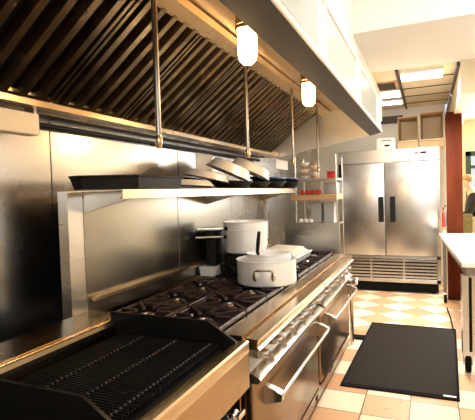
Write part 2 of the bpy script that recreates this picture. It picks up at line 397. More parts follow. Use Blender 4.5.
def hood_lamp(y, label):
    x = -.72; t = thing('hood_lamp', label, 'lamp', (x, y, 2.05), 'glass jar lamps under the hood')
    MB().lathe((x, y, 0), [(0, 2.355), (.055, 2.355), (.055, 2.30), (.05, 2.285), (.05, 2.235), (0, 2.235)], 24).build('lamp_base', 'greasyrail', t)
    MB().lathe((x, y, 0), [(.040, 2.234), (.043, 2.22), (.043, 2.115), (.037, 2.085), (.022, 2.070), (0, 2.066)], 24).build('lamp_shade', 'lampglass', t, label='glowing frosted glass jar')
    MB().lathe((x, y, 0), [(.049, 2.232), (.053, 2.232), (.053, 2.215), (.049, 2.215), (.049, 2.232)], 24).build('lamp_collar', 'greasyrail', t)
    l = bpy.data.lights.new('hood_lamp_light', 'POINT'); l.energy = 6.5; l.color = (1.0, .62, .28); l.shadow_soft_size = .05
    lo = bpy.data.objects.new('hood_lamp_light', l); COL.objects.link(lo); lo.parent = t; lo.location = (0, -.0, -.06)
hood_lamp(1.84, 'nearer glowing glass jar lamp under the hood edge')
hood_lamp(2.93, 'farther glowing glass jar lamp, closer to the refrigerator')
c = MB().tube([(-.66, HY0, 2.335), (-.66, 1.5, 2.335), (-.66, 4.4, 2.335)], .013)
for y in (1.62, 2.08, 2.72, 3.15): c.box(-.685, -.635, y - .025, y + .025, 2.31, 2.355, .005)
tag(c.build('electrical_conduit', 'greasyrail'), 'metal conduit running along the hood ceiling between the lamps', 'conduit')
def drop_pipe(px, py, X, r, zb, label):
    b = at(px, py, X=X); t = thing('suppression_pipe', label, 'pipe', (X, b.y, zb), 'fire suppression pipes under the hood')
    MB().tube([(X, b.y, zb + .03), (X, b.y, 2.0), (X, b.y, 2.355)], r, 12).lathe((X, b.y, 0), [(0, 2.357), (.025, 2.357), (.025, 2.345), (0, 2.345)], 16).build('pipe', 'pipe', t)
    MB().lathe((X, b.y, 0), [(0, zb - .012), (.008, zb - .012), (.015, zb + .006), (.015, zb + .03), (.010, zb + .04), (0, zb + .04)], 16).build('nozzle', 'greasyrail', t)
drop_pipe(159, 145, -.96, .0115, 1.70, 'thickest hanging pipe with nozzle, left of both hood lamps')
drop_pipe(248, 155, -.96, .0095, 1.72, 'thin hanging pipe directly below the nearer hood lamp')
drop_pipe(293.5, 164, -.96, .0095, 1.72, 'thin hanging pipe directly below the farther hood lamp')
drop_pipe(318, 158, -.96, .0095, 1.69, 'thin hanging pipe farthest back, in front of the hood end panel')
# bits on the wall under the trough
t = thing('wall_box', 'pale metal box under the hood trough at the left edge', 'box', (-1.62, 1.1, 1.80))
MB().box(-1.64, -1.57, .6, 1.47, 1.785, 1.878, .004).build('box_body', 'cream', t)
MB().box(-1.66, -1.60, 1.47, 1.485, 1.80, 1.90).build('mounting_bracket', 'steel', t)
tag(MB().tube([(-1.70, -.5, 1.86), (-1.70, 2, 1.86), (-1.70, 4.6, 1.86)], .012).build('gas_pipe', 'panblack'), 'black pipe running along the wall under the trough', 'pipe')
for (a, b, c, d, lab) in ((196, 152, 213, 178, 'white sheet imitating a window reflection on the steel wall above the tilted pans'), (276, 159, 288, 170, 'small white sheet imitating a reflection on the steel wall at the far end of the shelf')):
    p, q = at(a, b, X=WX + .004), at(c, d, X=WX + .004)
    tag(MB().box(WX + .001, WX + .004, p.y, q.y, min(p.z, q.z), max(p.z, q.z)).build('wall_reflection', 'paper'), lab, 'glare', 'reflection sheets on the steel wall')  # white sheets paint window reflections onto the steel

# ------------------------------------------------------------------ riser with shelf over the ranges
RXX = -1.50
sh = thing('riser_shelf', 'stainless riser with a long shelf behind and above the ranges', 'shelf', (-1.4, 2.9, .9))
r = MB()
for a, b in ((1.64, 2.50), (2.505, 3.36), (3.365, 4.22)): r.box(RXX - .015, RXX, a, b, .93, 1.50, .002, 1)
r.build('back_panel', 'riser', sh)
MB().box(RXX - .06, RXX - .003, 1.545, 1.64, .90, 1.535).build('post', 'steel', sh)
MB().box(RXX - .05, RXX + .01, 4.18, 4.25, .95, 1.535).build('post', 'steel', sh)
MB().strip([(-1.52, 1.535), (-1.205, 1.535), (-1.205, 1.495), (-1.22, 1.495)], 'xz', 1.56, 4.26, -.006).build('shelf_board', 'gold', sh)
for y in (1.645, 2.9, 4.15): MB().prism([(RXX, 1.525), (-1.215, 1.525), (-1.215, 1.50), (RXX, 1.43)], 'xz', y, y + .012).build('bracket', 'steel', sh)
MB().box(RXX, RXX + .035, 1.66, 4.2, 1.008, 1.03, .003, 1).build('ledge_strip', 'gold', sh)

# things on the shelf
SZ = 1.541
t = thing('roasting_tray', 'long black tray lying on the near end of the shelf', 'tray', (-1.35, 1.75, SZ))
h = .058
tp_ = [(-1.50, 1.56), (-1.44, 1.56), (-1.235, 1.72), (-1.225, 2.10), (-1.27, 2.17), (-1.34, 2.20), (-1.50, 2.20)]
c_ = Vector((sum(p[0] for p in tp_) / 7, sum(p[1] for p in tp_) / 7))
b = MB(); lo_ = [b.b.verts.new((c_.x + (x - c_.x) * .94, c_.y + (y - c_.y) * .95, SZ)) for x, y in tp_]; hi_ = [b.b.verts.new((x, y, SZ + h)) for x, y in tp_]
for k in range(7): b.b.faces.new((lo_[k], lo_[(k + 1) % 7], hi_[(k + 1) % 7], hi_[k]))
b.b.faces.new(lo_[::-1]); b.b.faces.new(hi_)
b.build('tray_body', 'panblack', t)
MB().tube([(x, y, SZ + h) for x, y in tp_ + tp_[:1]], .006, 8).build('tray_rim', 'panblack', t)

def fry_pan(px, X, r, h, tilt, z, ext, inn, label, handle=None, flip=True, group='tilted pans on the shelf', rzz=25):
    """a shallow pan; flipped: bottom up. tilted about the line of sight so that its left rim is high"""
    p = at(px, 185, X=X)
    Rm = RZ(rzz) @ RY(tilt) @ (RX(180) if flip else Matrix.Identity(4))
    t = thing('frying_pan', label, 'pan', (p.x, p.y, z), group)
    k = r * .74
    MB().lathe((p.x, p.y, z), [(0, -h / 2), (k, -h / 2), (k + .01, -h / 2 + .004), (r, h / 2), (r - .004, h / 2), (k, -h / 2 + .006), (0, -h / 2 + .005)], 40, Rm).build('pan_body', ext, t)
    MB().lathe((p.x, p.y, z), [(r - .004, h / 2 - .002), (r + .005, h / 2 - .002), (r + .005, h / 2 + .004), (r - .004, h / 2 + .004), (r - .004, h / 2 - .002)], 40, Rm).build('pan_rim', inn, t)
    if handle is not None:
        a = math.radians(handle); d = Vector((math.cos(a), math.sin(a), 0)); T = Matrix.Translation((p.x, p.y, z)) @ Rm
        MB().tube([T @ (d * r * .95 + Vector((0, 0, h * .3))), T @ (d * (r + .06) + Vector((0, 0, h * .6))), T @ (d * (r + .18) + Vector((0, 0, h * .8)))], [.009, .009, .011], 8).build('handle', 'panblack', t)
    return t
fry_pan(190, -1.33, .15, .035, 4, SZ + .036, 'alu', 'panblack', 'flat grey pan lying under the lowest tilted pan', None, True, rzz=20)
fry_pan(208, -1.36, .15, .045, 13, SZ + .055 + .035, 'alu', 'panblack', 'lowest tilted pale pan, just right of the black tray', None, True)
fry_pan(230, -1.33, .165, .045, 3, SZ + .028, 'panblack', 'panblack', 'black pan flat under the middle tilted pan', 200, False)
fry_pan(231, -1.36, .175, .075, 24, SZ + .150, 'alu', 'panblack', 'middle tilted pale pan leaning on a black pan', None, True)
fry_pan(250, -1.33, .165, .045, 3, SZ + .028, 'panblack', 'panblack', 'black pan flat under the highest tilted pan', None, False)
fry_pan(252, -1.36, .18, .075, 26, SZ + .170, 'alu', 'panblack', 'highest tilted pale pan, farthest from the black tray', None, True)
fry_pan(268, -1.33, .16, .05, 0, SZ + .03, 'panblack', 'panblack', 'black skillet on the shelf with a blue steel skillet on it', None, False, 'skillets at the far end of the shelf')
fry_pan(268, -1.33, .165, .045, 3, SZ + .075, 'blue', 'blue', 'blue steel skillet, the nearer of two, right of the tilted pans', 200, False, 'skillets at the far end of the shelf')
fry_pan(284, -1.33, .15, .05, 0, SZ + .03, 'panblack', 'panblack', 'black skillet at the far end of the shelf', None, False, 'skillets at the far end of the shelf')
fry_pan(285, -1.33, .15, .045, 4, SZ + .075, 'blue', 'blue', 'blue steel skillet at the far end of the shelf', None, False, 'skillets at the far end of the shelf')

# ------------------------------------------------------------------ ranges
FX = -.655                                     # bullnose of the ranges
def make_range(y0, label):
    y1 = y0 + 1.245
    t = thing('gas_range', label, 'stove', (-1.1, (y0 + y1) / 2, 0), 'gas ranges in the cooking line')
    MB().box(-1.5, -.74, y0 + .004, y1 - .004, .14, .865, .004, 1).build('body', 'rangefront', t)
    MB().box(-1.5, -.80, y0 + .004, y1 - .004, .865, .885, .003, 1).build('drip_top', 'black', t)
    MB().prism([(-.82, .865), (-.82, .905), (-.725, .907), (-.722, .880), (-.708, .880), (-.706, .899), (FX + .006, .896), (FX, .886), (FX, .862), (FX + .012, .853), (-.70, .853)][::-1], 'xz', y0, y1).build('front_ledge', 'gold', t)
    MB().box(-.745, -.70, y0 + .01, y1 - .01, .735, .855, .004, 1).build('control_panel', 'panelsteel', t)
    for k in range(6):
        yy = y0 + .13 + k * (1.245 - .26) / 5
        MB().lathe((-.70, yy, .795), [(0, .052), (.014, .052), (.019, .044), (.022, .012), (.027, .006), (.027, 0), (0, 0)], 20, RY(90)).box(-.655, -.644, yy - .004, yy + .004, .778, .812, .002, 1).build('knob', 'knob', t)
    # oven door
    d = MB().box(-.735, -.692, y0 + .03, y1 - .03, .185, .70, .008).build('oven_door', 'rangefront', t)
    MB().prism([(-.735, .700), (-.665, .700), (-.652, .712), (-.652, .722), (-.70, .745), (-.735, .745)][::-1], 'xz', y0 + .02, y1 - .02).build('door_top_trim', 'chrome', d)
    hb = MB().tube([(-.618, y0 + .19, .588), (-.618, y1 - .03, .582)], .010, 10)
    hb.build('handle', 'chrome', d)
    for yy in (y0 + .185, y1 - .05): MB().prism([(-.694, .635), (-.694, .545), (-.655, .555), (-.612, .57), (-.608, .59), (-.612, .603), (-.65, .62)], 'xz', yy - .018, yy + .018).build('handle_bracket', 'chrome', d)
    k = MB().prism([(-.735, .055), (-.72, .055), (-.72, .165), (-.690, .165), (-.690, .178), (-.735, .178)], 'xz', y0 + .03, y1 - .03).build('kick_panel', 'rangefront', t)
    MB().box(-.72, -.716, y0 + .45, y0 + .56, .09, .125, .001, 1).build('rating_plate', 'black', k)
    for sx in (-.80, -1.42):
        for sy in (y0 + .07, y1 - .07):
            MB().lathe((sx, sy, 0), [(0, 0), (.026, 0), (.026, .012), (.02, .02), (.02, .14), (0, .14)], 16).build('leg', 'chrome', t)
    # burners with cast iron grates, two deep, four along
    gw = 1.235 / 4
    for i in range(4):
        for j in range(2):
            cy = y0 + .005 + gw * (i + .5); cx = -.985 - j * .325
            gm = MB(); hx, hy = .155, gw / 2 - .004; z0, z1 = .905, .932
            for a, b, c_, d_ in ((cx - hx, cx + hx, cy - hy, cy - hy + .016), (cx - hx, cx + hx, cy + hy - .016, cy + hy), (cx - hx, cx - hx + .016, cy - hy, cy + hy), (cx + hx - .016, cx + hx, cy - hy, cy + hy)): gm.box(a, b, c_, d_, z0, z1 - .004, .004, 1)
            for q in range(8):
                an = q * PI / 4; u = Vector((math.cos(an), math.sin(an)))
                e = min(hx / max(abs(u.x), 1e-6), hy / max(abs(u.y), 1e-6)) - .006
                Tm = Matrix.Translation((cx, cy, 0)) @ Matrix.Rotation(an, 4, 'Z')
                gm.prism([(.058, z1 - .012), (.064, z1), (e, z1), (e, z0), (e - .03, z0)], 'xz', -.0085, .0085, Tm)
            for sx in (-1, 1):
                for sy in (-1, 1): gm.box(cx + sx * (hx - .012) - .01, cx + sx * (hx - .012) + .01, cy + sy * (hy - .012) - .01, cy + sy * (hy - .012) + .01, .884, z0 + .004)
            g_ = gm.build('burner_grate', 'iron', t)
            MB().lathe((cx, cy, 0), [(0, .885), (.055, .885), (.05, .893), (.042, .896), (.042, .908), (.034, .914), (.016, .914), (.014, .908), (0, .908)], 24).build('burner', 'knob', t)
    return t
make_range(1.685, 'nearer stainless gas range, the one carrying the pots')
make_range(2.945, 'farther stainless gas range, toward the refrigerator')
# end splash guard of the farther range
tag(MB().box(-1.32, -.775, 4.235, 4.25, .86, 1.20, .003, 1).box(-1.32, -.775, 4.19, 4.25, .86, .866).build('splash_guard', 'steel'), 'upright steel splash guard at the far end of the ranges', 'splash guard')
# pipe and valve past the far range
t = thing('gas_valve', 'shiny upright gas pipe with valve at the far end of the ranges', 'pipe', (-.70, 4.36, 0))
MB().tube([(-.70, 4.36, .0), (-.70, 4.36, .3), (-.70, 4.36, .62)], .018, 12).tube([(-.70, 4.36, .62), (-.74, 4.36, .66), (-.85, 4.36, .66)], .018, 12).build('pipe', 'chrome', t)
MB().tube([(-.64, 4.33, .60), (-.64, 4.39, .64)], .008, 8).lathe((-.66, 4.36, .62), [(0, -.02), (.035, -.02), (.04, 0), (.035, .02), (0, .02)], 20, RY(90)).build('valve_handle', 'chrome', t)

# ------------------------------------------------------------------ charbroiler
cb = thing('charbroiler', 'black charbroiler grill with steel front rail, nearest on the cooking line', 'grill', (-1.05, 1.24, 0))
Y0, Y1 = .88, 1.61
MB().box(-1.5, -.74, Y0 + .02, Y1 - .02, .10, .72, .004, 1).box(-1.42, -.80, Y0 + .02, Y1 - .02, .72, .80).build('body', 'black', cb)
g_ = MB(); gz = .885
for k in range(46):
    yy = Y0 + .04 + k * (Y1 - Y0 - .08) / 45
    g_.box(-1.27, -.775, yy - .0032, yy + .0032, gz, gz + .014, .0015, 1)
for x in (-1.22, -1.05, -.88): g_.box(x - .006, x + .006, Y0 + .03, Y1 - .03, gz - .014, gz + .002)
g_.build('grill_grate', 'black', cb)
for x in (-1.13, -.965, -.81):
    rod = MB()
    for k in range(31):
        yy = Y0 + .055 + k * (Y1 - Y0 - .11) / 30
        rod.ball((x, yy, gz + .017), .0062, u=8, v=6)
    rod.build('grate_ridge', 'iron', cb)
for y, ex in ((Y0, -.005), (Y1 - .012, 0)):
    MB().prism([(-1.33, .80), (-1.33, .985), (-.84, .985), (-.72, .915), (-.70, .90), (-.70, .80)][::-1], 'xz', y, y + .012).build('side_splash', 'black', cb, label='black side splash plate')
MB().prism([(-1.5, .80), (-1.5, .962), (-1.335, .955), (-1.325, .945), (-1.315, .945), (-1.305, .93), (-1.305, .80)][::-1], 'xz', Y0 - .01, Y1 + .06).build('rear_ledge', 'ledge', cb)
MB().box(-1.33, -1.312, Y0 - .01, Y1 + .06, .9455, .953, .002, 1).build('ledge_lip', 'gold', cb)
MB().prism([(-.72, .80), (-.72, .905), (-.70, .915), (FX - .005, .925), (FX, .918), (FX, .88), (-.70, .80)][::-1], 'xz', Y0 + .015, Y1 - .016).build('front_rail', 'gold', cb)
MB().prism([(-.80, .80), (-.80, .878), (-.72, .868), (-.72, .80)], 'xz', Y0 + .015, Y1 - .016).build('drip_trough', 'black', cb)
MB().box(-.70, FX - .002, Y0, Y1 - .012, .735, .916, .004, 1).build('front_panel', 'copper', cb)
for k in range(5):
    yy = Y0 + .09 + k * .135
    MB().tube([(-.735, yy, .66), (-.70, yy, .66), (-.665, yy, .665)], [.02, .016, .012], 12).ball((-.69, yy, .66), .024, u=12, v=8).box(-.668, -.655, yy - .03, yy + .03, .655, .675, .003, 1).build('valve', 'chrome', cb)
MB().tube([(-.715, Y0, .625), (-.715, Y1 - .05, .625)], .014, 10).build('gas_manifold', 'chrome', cb)
MB().box(-.74, -.70, Y0, Y1 - .02, .10, .58, .004, 1).build('lower_panel', 'black', cb)
for sx in (-.79, -1.42):
    for sy in (Y0 + .06, Y1 - .07): MB().cyl((sx, sy, 0), (sx, sy, .10), .022).build('leg', 'chrome', cb)
es = thing('equipment_stand', 'dark stand with steel back ledge at the near end of the charbroiler', 'stand', (-1.1, .3, 0))
MB().box(-1.49, -.72, -.35, Y0 - .02, 0, .80, .006).build('body', 'black', es)
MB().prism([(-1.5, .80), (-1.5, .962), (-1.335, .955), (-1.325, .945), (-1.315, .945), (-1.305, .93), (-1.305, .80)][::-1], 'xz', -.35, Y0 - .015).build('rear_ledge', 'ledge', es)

# ------------------------------------------------------------------ pots
PZ = .933
def pot_profile(r, h, t=.004, lip=.004): return [(0, 0), (r - .012, 0), (r - .003, .006), (r, .016), (r, h - .004), (r + lip, h - .002), (r + lip, h + .003), (r - t, h + .003), (r - t, .012), (0, .008)]
c1 = (-.955, 2.66)
t = thing('brazier_pot', 'wide low aluminium pot with loop handle at the front of the range', 'pot', (*c1, PZ))
MB().lathe((*c1, PZ), pot_profile(.188, .150), 56).build('pot_body', 'alu', t)
def loop_handle(c, r, ang, z, name='handle'):
    a = math.radians(ang); d = Vector((math.cos(a), math.sin(a), 0)); s_ = Vector((-d.y, d.x, 0)); C = Vector((*c, z))
    lo, up = Vector((0, 0, -.03)), Vector((0, 0, .018))
    pts = [C + d * (r - .002) + s_ * .055 + lo, C + d * (r + .018) + s_ * .055 + lo, C + d * (r + .030) + s_ * .055 + up, C + d * (r + .032) + s_ * .045 + up * 1.3, C + d * (r + .032) - s_ * .045 + up * 1.3, C + d * (r + .030) - s_ * .055 + up, C + d * (r + .018) - s_ * .055 + lo, C + d * (r - .002) - s_ * .055 + lo]
    m_ = MB().tube(pts, .007, 10)
    for sg in (-1, 1): m_.ball(C + d * (r + .002) + s_ * .055 * sg + Vector((0, 0, -.018)), .015, (1, 1, 1.9), 12, 8)
    return m_
for ang in (-75, 105): loop_handle(c1, .188, ang, PZ + .085).build('handle', 'chrome', t)
# steel pan standing inside the wide pot
c2 = (-.945, 2.68)
t = thing('inset_pan', 'steel pan with raised dark handle sitting inside the wide pot', 'pan', (*c2, PZ + .012))
MB().lathe((*c2, PZ + .012), pot_profile(.140, .172), 44).build('pan_body', 'alu', t)
h0 = Vector(at(257, 256, Y=2.56)); h1 = Vector(at(259, 232, Y=2.50))
MB().tube([h0 + Vector((0, .03, -.01)), h0.lerp(h1, .2), h0.lerp(h1, .6), h1], [.010, .011, .012, .010], 8).build('handle', 'panblack', t)
# two nested saucepans on the rear burner
c3 = (-1.20, 2.92)
grp = 'nested saucepans'
def saucepan(c, z, r, h, label, hz, dy):
    t = thing('saucepan', label, 'saucepan', (*c, z), grp)
    MB().lathe((*c, z), [(0, 0), (r - .02, 0), (r - .006, .008), (r, .03), (r + .006, h), (r + .011, h + .004), (r + .003, h + .006), (r - .003, .03), (r - .03, .008), (0, .006)], 48).build('pan_body', 'alu', t)
    e = at(197, 236, Y=c[1] - .05)
    d = (Vector((-1.47, 2.63 + dy, 0)) - Vector((*c, 0))).normalized(); Cc = Vector((*c, z + hz))
    p0 = Cc + d * (r + .002); p1 = Cc + d * (r + .05); p2 = Cc + d * (r + .215) + Vector((0, 0, .004))
    MB().tube([p0, p1, p1.lerp(p2, .5), p2], [.010, .009, .009, .010], 10).build('handle', 'chrome', t)
    mnt = MB()
    sd = Vector((-d.y, d.x, 0))
    for k in (-.02, .02): mnt.ball(p0 + sd * k, .016, (1, 1, .9), 12, 8)
    mnt.build('handle_mount', 'panblack', t)
saucepan(c3, 1.085, .150, .16, 'lower of the two nested saucepans, its handle pointing left', .118, .05)
saucepan((c3[0] + .003, c3[1]), 1.115, .153, .185, 'upper of the two nested saucepans with the higher handle', .148, 0)
t = thing('stock_pot', 'low black pot under the nested saucepans', 'pot', (-1.28, 2.88, PZ))
MB().lathe((-1.21, 2.92, PZ), pot_profile(.150, .145), 40).build('pot_body', 'panblack', t)
loop_handle((-1.21, 2.92), .150, 245, PZ + .055).build('handle', 'panblack', t)
# black box pan by the riser
t = thing('baking_tin', 'tall black tin standing on a pale tray behind the saucepan handles', 'tin', (-1.43, 2.98, PZ + .063))
MB().box(-1.462, -1.385, 2.80, 3.16, PZ + .063, PZ + .31, .008).build('tin_body', 'panblack', t)
MB().tube([(-1.462, 2.80, PZ + .31), (-1.385, 2.80, PZ + .31), (-1.385, 3.16, PZ + .31), (-1.462, 3.16, PZ + .31), (-1.462, 2.80, PZ + .31)], .005, 8).build('tin_rim', 'panblack', t)
# pale tray under the tin
t = thing('steam_tray', 'pale shallow tray under the tall black tin by the riser', 'tray', (-1.42, 2.97, PZ))
MB().prism([(-1.475, PZ), (-1.375, PZ), (-1.368, PZ + .058), (-1.485, PZ + .058)], 'xz', 2.74, 3.2).build('tray_body', 'alu', t)
MB().tube([(-1.485, 2.74, PZ + .058), (-1.368, 2.74, PZ + .058), (-1.368, 3.2, PZ + .058), (-1.485, 3.2, PZ + .058), (-1.485, 2.74, PZ + .058)], .005, 8).build('tray_rim', 'alu', t)
# shallow pan and folded towel on the farther range
t = thing('sheet_pan', 'shallow steel pan under the folded towel on the farther range', 'pan', (-1.120, 3.5, PZ))
MB().prism([(-1.280, PZ), (-0.970, PZ), (-0.950, PZ + .05), (-1.300, PZ + .05)], 'xz', 3.36, 3.84).build('pan_body', 'alu', t)
MB().tube([(-1.300, 3.36, PZ + .05), (-0.950, 3.36, PZ + .05), (-0.950, 3.84, PZ + .05), (-1.300, 3.84, PZ + .05), (-1.300, 3.36, PZ + .05)], .006, 8).build('pan_rim', 'alu', t)
tw = MB()
for k in range(3): tw.box(-1.270 + k * .01, -0.980 - k * .012, 3.39 + k * .01, 3.80 - k * .012, PZ + .053 + k * .016, PZ + .068 + k * .016, .007, 3)
o = tw.build('folded_towel', 'towel')
for v in o.data.vertices: v.co.z += .008 * math.sin(v.co.x * 21) * math.cos(v.co.y * 17) if v.co.z > .02 else 0
tag(o, 'pale folded towel lying on a shallow pan on the farther range', 'towel')
t = thing('sauce_pot', 'dark pot behind the nested saucepans, close to the riser', 'pot', (-1.32, 3.5, PZ))
MB().lathe((-1.40, 3.62, PZ), pot_profile(.055, .20), 32).build('pot_body', 'panblack', t)
MB().tube([(-1.345, 3.61, PZ + .17), (-1.29, 3.60, PZ + .18), (-1.26, 3.60, PZ + .16)], .007, 8).build('handle', 'panblack', t)

# ------------------------------------------------------------------ rack behind the ranges
rk = thing('storage_rack', 'slim rack of chrome posts and shelves between ranges and refrigerator', 'rack', (-1.1, 4.95, 0))
RYa, RYb, RXa, RXb = 4.76, 5.12, -1.34, -.895
for x in (RXa, RXb):
    for y in (RYa, RYb): MB().cyl((x, y, 0), (x, y, 1.88), .007, seg=12).ball((x, y, 1.88), .009, u=10, v=6).build('post', 'chrome', rk)
MB().box(RXa, RXb, RYa, RYb, 1.615, 1.64, .004, 1).build('shelf_board', 'steel', rk)
MB().box(RXa - .06, RXb, RYa - .01, RYb, 1.405, 1.465, .006, 1).build('shelf_board', 'tan', rk, label='thick tan wooden shelf')
MB().box(RXa, RXb, RYa, RYb, 1.13, 1.15, .004, 1).build('shelf_board', 'steel', rk)
for k, (x, m_, lab) in enumerate(((-1.235, 'paper', 'white stack of bowls on the upper rack shelf, at its left end'), (-1.135, 'tan', 'brown stack of bowls on the upper rack shelf, beside the white stack'))):
    pass
def bowl(x, y, z, r, m_, label, grp): tag(MB().lathe((x, y, z), [(0, 0), (r * .6, 0), (r, .03), (r, .036), (r - .005, .034), (r * .55, .006), (0, .006)], 24).build('bowl', m_), label, 'bowl', grp)
pos = ['bottom', 'second', 'third', 'fourth', 'top']
for k in range(5): bowl(-1.27, 4.90, 1.641 + k * .037, .052, 'paper' if k % 2 == 0 else 'card', f'{"white" if k % 2 == 0 else "brown"} bowl, {pos[k]} of the left stack on the rack', 'bowls on the upper rack shelf')
for k in range(5): bowl(-1.15, 4.90, 1.641 + k * .037, .048, 'card' if k % 2 == 0 else 'paper', f'{"brown" if k % 2 == 0 else "white"} bowl, {pos[k]} of the right stack on the rack', 'bowls on the upper rack shelf')
t = thing('plastic_tub', 'red plastic tub on the right of the upper rack shelf', 'tub', (-.97, 4.88, 1.641))
MB().box(-1.01, -.92, 4.84, 4.94, 1.641, 1.705, .008).build('tub_body', 'red', t)
MB().box(-1.015, -.915, 4.835, 4.945, 1.705, 1.717, .004).build('lid', 'red', t)
for k, n in enumerate(('leftmost', 'second', 'third', 'rightmost')):
    x = -1.29 + k * .062; t = thing('tomato', f'{n} small red tomato in the row on the wooden rack shelf' if n in ('leftmost', 'rightmost') else f'{n} red tomato from the left on the wooden rack shelf', 'tomato', (x, 4.83, 1.466), 'tomatoes on the wooden shelf')
    MB().ball((x, 4.83, 1.494), .030, (1, 1, .92), 16, 10).build('fruit', 'red', t)
    MB().lathe((x, 4.83, 1.517), [(0, .006), (.008, .004), (.004, 0), (0, 0)], 6).build('stem', 'green', t)
tag(MB().box(-1.07, -.92, 4.92, 5.08, 1.466, 1.60, .01).build('container', 'grey'), 'grey plastic container on the wooden rack shelf right of the tomatoes', 'container')
for x, lab in ((-1.14, 'grey bin under the wooden rack shelf, the left one'), (-1.00, 'grey bin under the wooden rack shelf, the right one')):
    t = thing('plastic_bin', lab, 'bin', (x, 4.95, 1.151), 'grey bins on the lower rack shelf')
    MB().prism([(x - .048, 1.151), (x + .048, 1.151), (x + .058, 1.37), (x - .058, 1.37)], 'xz', 4.86, 5.06).build('bin_body', 'grey', t)
    MB().box(x - .062, x + .062, 4.855, 5.065, 1.37, 1.38, .003).build('bin_rim', 'grey', t)
for k, x in enumerate((-1.30, -1.245, -1.19)):
    tag(MB().ball((x, 4.80, 1.178), .027, (1, 1, 1), 16, 10).build('onion', 'paper'), ('leftmost', 'middle', 'rightmost')[k] + ' round white onion on the lower rack shelf', 'onion', 'white onions on the rack')

# ------------------------------------------------------------------ refrigerator
FY = 6.70
fr = thing('refrigerator', 'tall two door stainless refrigerator at the end of the aisle', 'refrigerator', (-.53, 7.05, 0))
MB().box(-1.225, .155, FY + .06, 7.46, .15, 2.07, .006, 1).build('body', 'frsteel', fr)
for a, b, hx in ((-1.22, -.575, -.665), (-.568, .135, -.505)):
    d = MB().box(a, b, FY, FY + .058, .545, 1.875, .010, 3).build('door', 'frsteel', fr)
    MB().box(hx, hx + .075, FY - .003, FY + .002, 1.03, 1.395, .004, 1).build('handle', 'blackmatte', d, label='black recessed door handle')
MB().box(-1.222, -1.165, FY - .012, FY + .03, 1.70, 1.885, .004, 1).build('hinge', 'blackmatte', fr, label='dark hinge cover at the top left')
tp = MB().box(-1.222, .152, FY + .01, FY + .062, 1.885, 2.07, .006, 1).build('top_panel', 'frsteel', fr)
MB().box(-.17, -.115, FY + .004, FY + .012, 1.985, 2.005, .001, 1).build('switch', 'red', tp, label='small red switch')
MB().box(-.09, -.01, FY + .004, FY + .012, 1.985, 2.01, .001, 1).build('thermometer', 'blackmatte', tp, label='small dark thermometer')
MB().box(.03, .115, FY - .004, FY, 1.835, 1.855, .001, 1).build('badge', 'grey', d)
MB().box(-1.19, .12, FY + .10, FY + .5, .02, .15).build('toe_shadow_block', 'blackmatte', fr)  # added black block in place of the shadow under the refrigerator
gp = MB().box(-1.22, .15, FY + .004, FY + .03, .50, .54, .003, 1).box(-1.22, .15, FY + .004, FY + .03, .16, .215, .003, 1).box(-1.22, -1.17, FY + .004, FY + .03, .16, .54).box(.10, .15, FY + .004, FY + .03, .16, .54)
for xx in (-.78, -.33): gp.box(xx - .012, xx + .012, FY + .006, FY + .03, .2, .51)
gp = gp.build('vent_panel', 'frsteel', fr)
s_ = MB()
for k in range(6):
    z = .232 + k * .046
    s_.prism([(FY + .004, z), (FY + .004, z + .026), (FY + .04, z + .042), (FY + .04, z + .036)], 'yz', -1.18, .11)
s_.build('louver', 'frsteel', gp)
MB().box(-1.18, .11, FY + .05, FY + .058, .16, .53).build('vent_back', 'blackmatte', gp)
for x in (-1.13, .06):
    for y in (6.85, 7.38):
        MB().cyl((x - .02, y, .055), (x + .02, y, .055), .055, seg=20).box(x - .035, x + .035, y - .04, y + .04, .10, .15).build('caster', 'blackmatte', fr)
a, b = at(379, 117.5, Y=7.745), at(403, 122.5, Y=7.745)
struct(MB().box(a.x, b.x, 7.72, 7.75, b.z, a.z).build('dark_strip', 'dark'))  # dark strip for the gap between ceiling and wall
# open cartons on top
def carton(x0, x1, z1, label):
    y0, y1, z0, th = 6.78, 7.12, 2.071, .008
    t = thing('cardboard_carton', label, 'box', ((x0 + x1) / 2, (y0 + y1) / 2, z0), 'open cartons on the refrigerator')
    zl = z0 + .085
    MB().box(x0, x0 + th, y0, y1, z0, z1).box(x1 - th, x1, y0, y1, z0, z1).box(x0, x1, y0, y1, z1 - th, z1).box(x0, x1, y0, y1, z0, z0 + th).box(x0, x1, y1 - th, y1, z0, z1).build('box_body', 'card', t)
    MB().box(x0, x1, y0 - .012, y0, z0, zl).build('front_wall', 'card', t)
    MB().prism([(y0 - .012, zl), (y0 - .05, zl + .012), (y0 - .05, zl + .018), (y0 - .004, zl + .008)], 'yz', x0 + .005, x1 - .005).build('flap', 'cardlit', t)
    MB().box(x0 + .03, x1 - .015, y1 - .03, y1 - .01, z0 + .05, z1 - .03).build('lit_sheet', 'cardlit', t)  # pale sheet carries the light inside the carton in its colour
carton(-.385, -.120, 2.52, 'open cardboard carton on the refrigerator, the left one')
carton(-.090, .205, 2.55, 'open cardboard carton on the refrigerator, the right one beside the post')
t = thing('control_box', 'small white control box with dark display on top of the refrigerator', 'control box', (-.53, 6.85, 2.071))
MB().box(-.68, -.42, 6.80, 6.95, 2.071, 2.245, .006).build('case', 'white', t)
MB().box(-.57, -.50, 6.796, 6.801, 2.12, 2.145, .001, 1).build('display', 'blackmatte', t)
for k in range(4): MB().box(-.60 + k * .032, -.58 + k * .032, 6.796, 6.801, 2.20, 2.215, .001, 1).build('button', 'blackmatte', t)

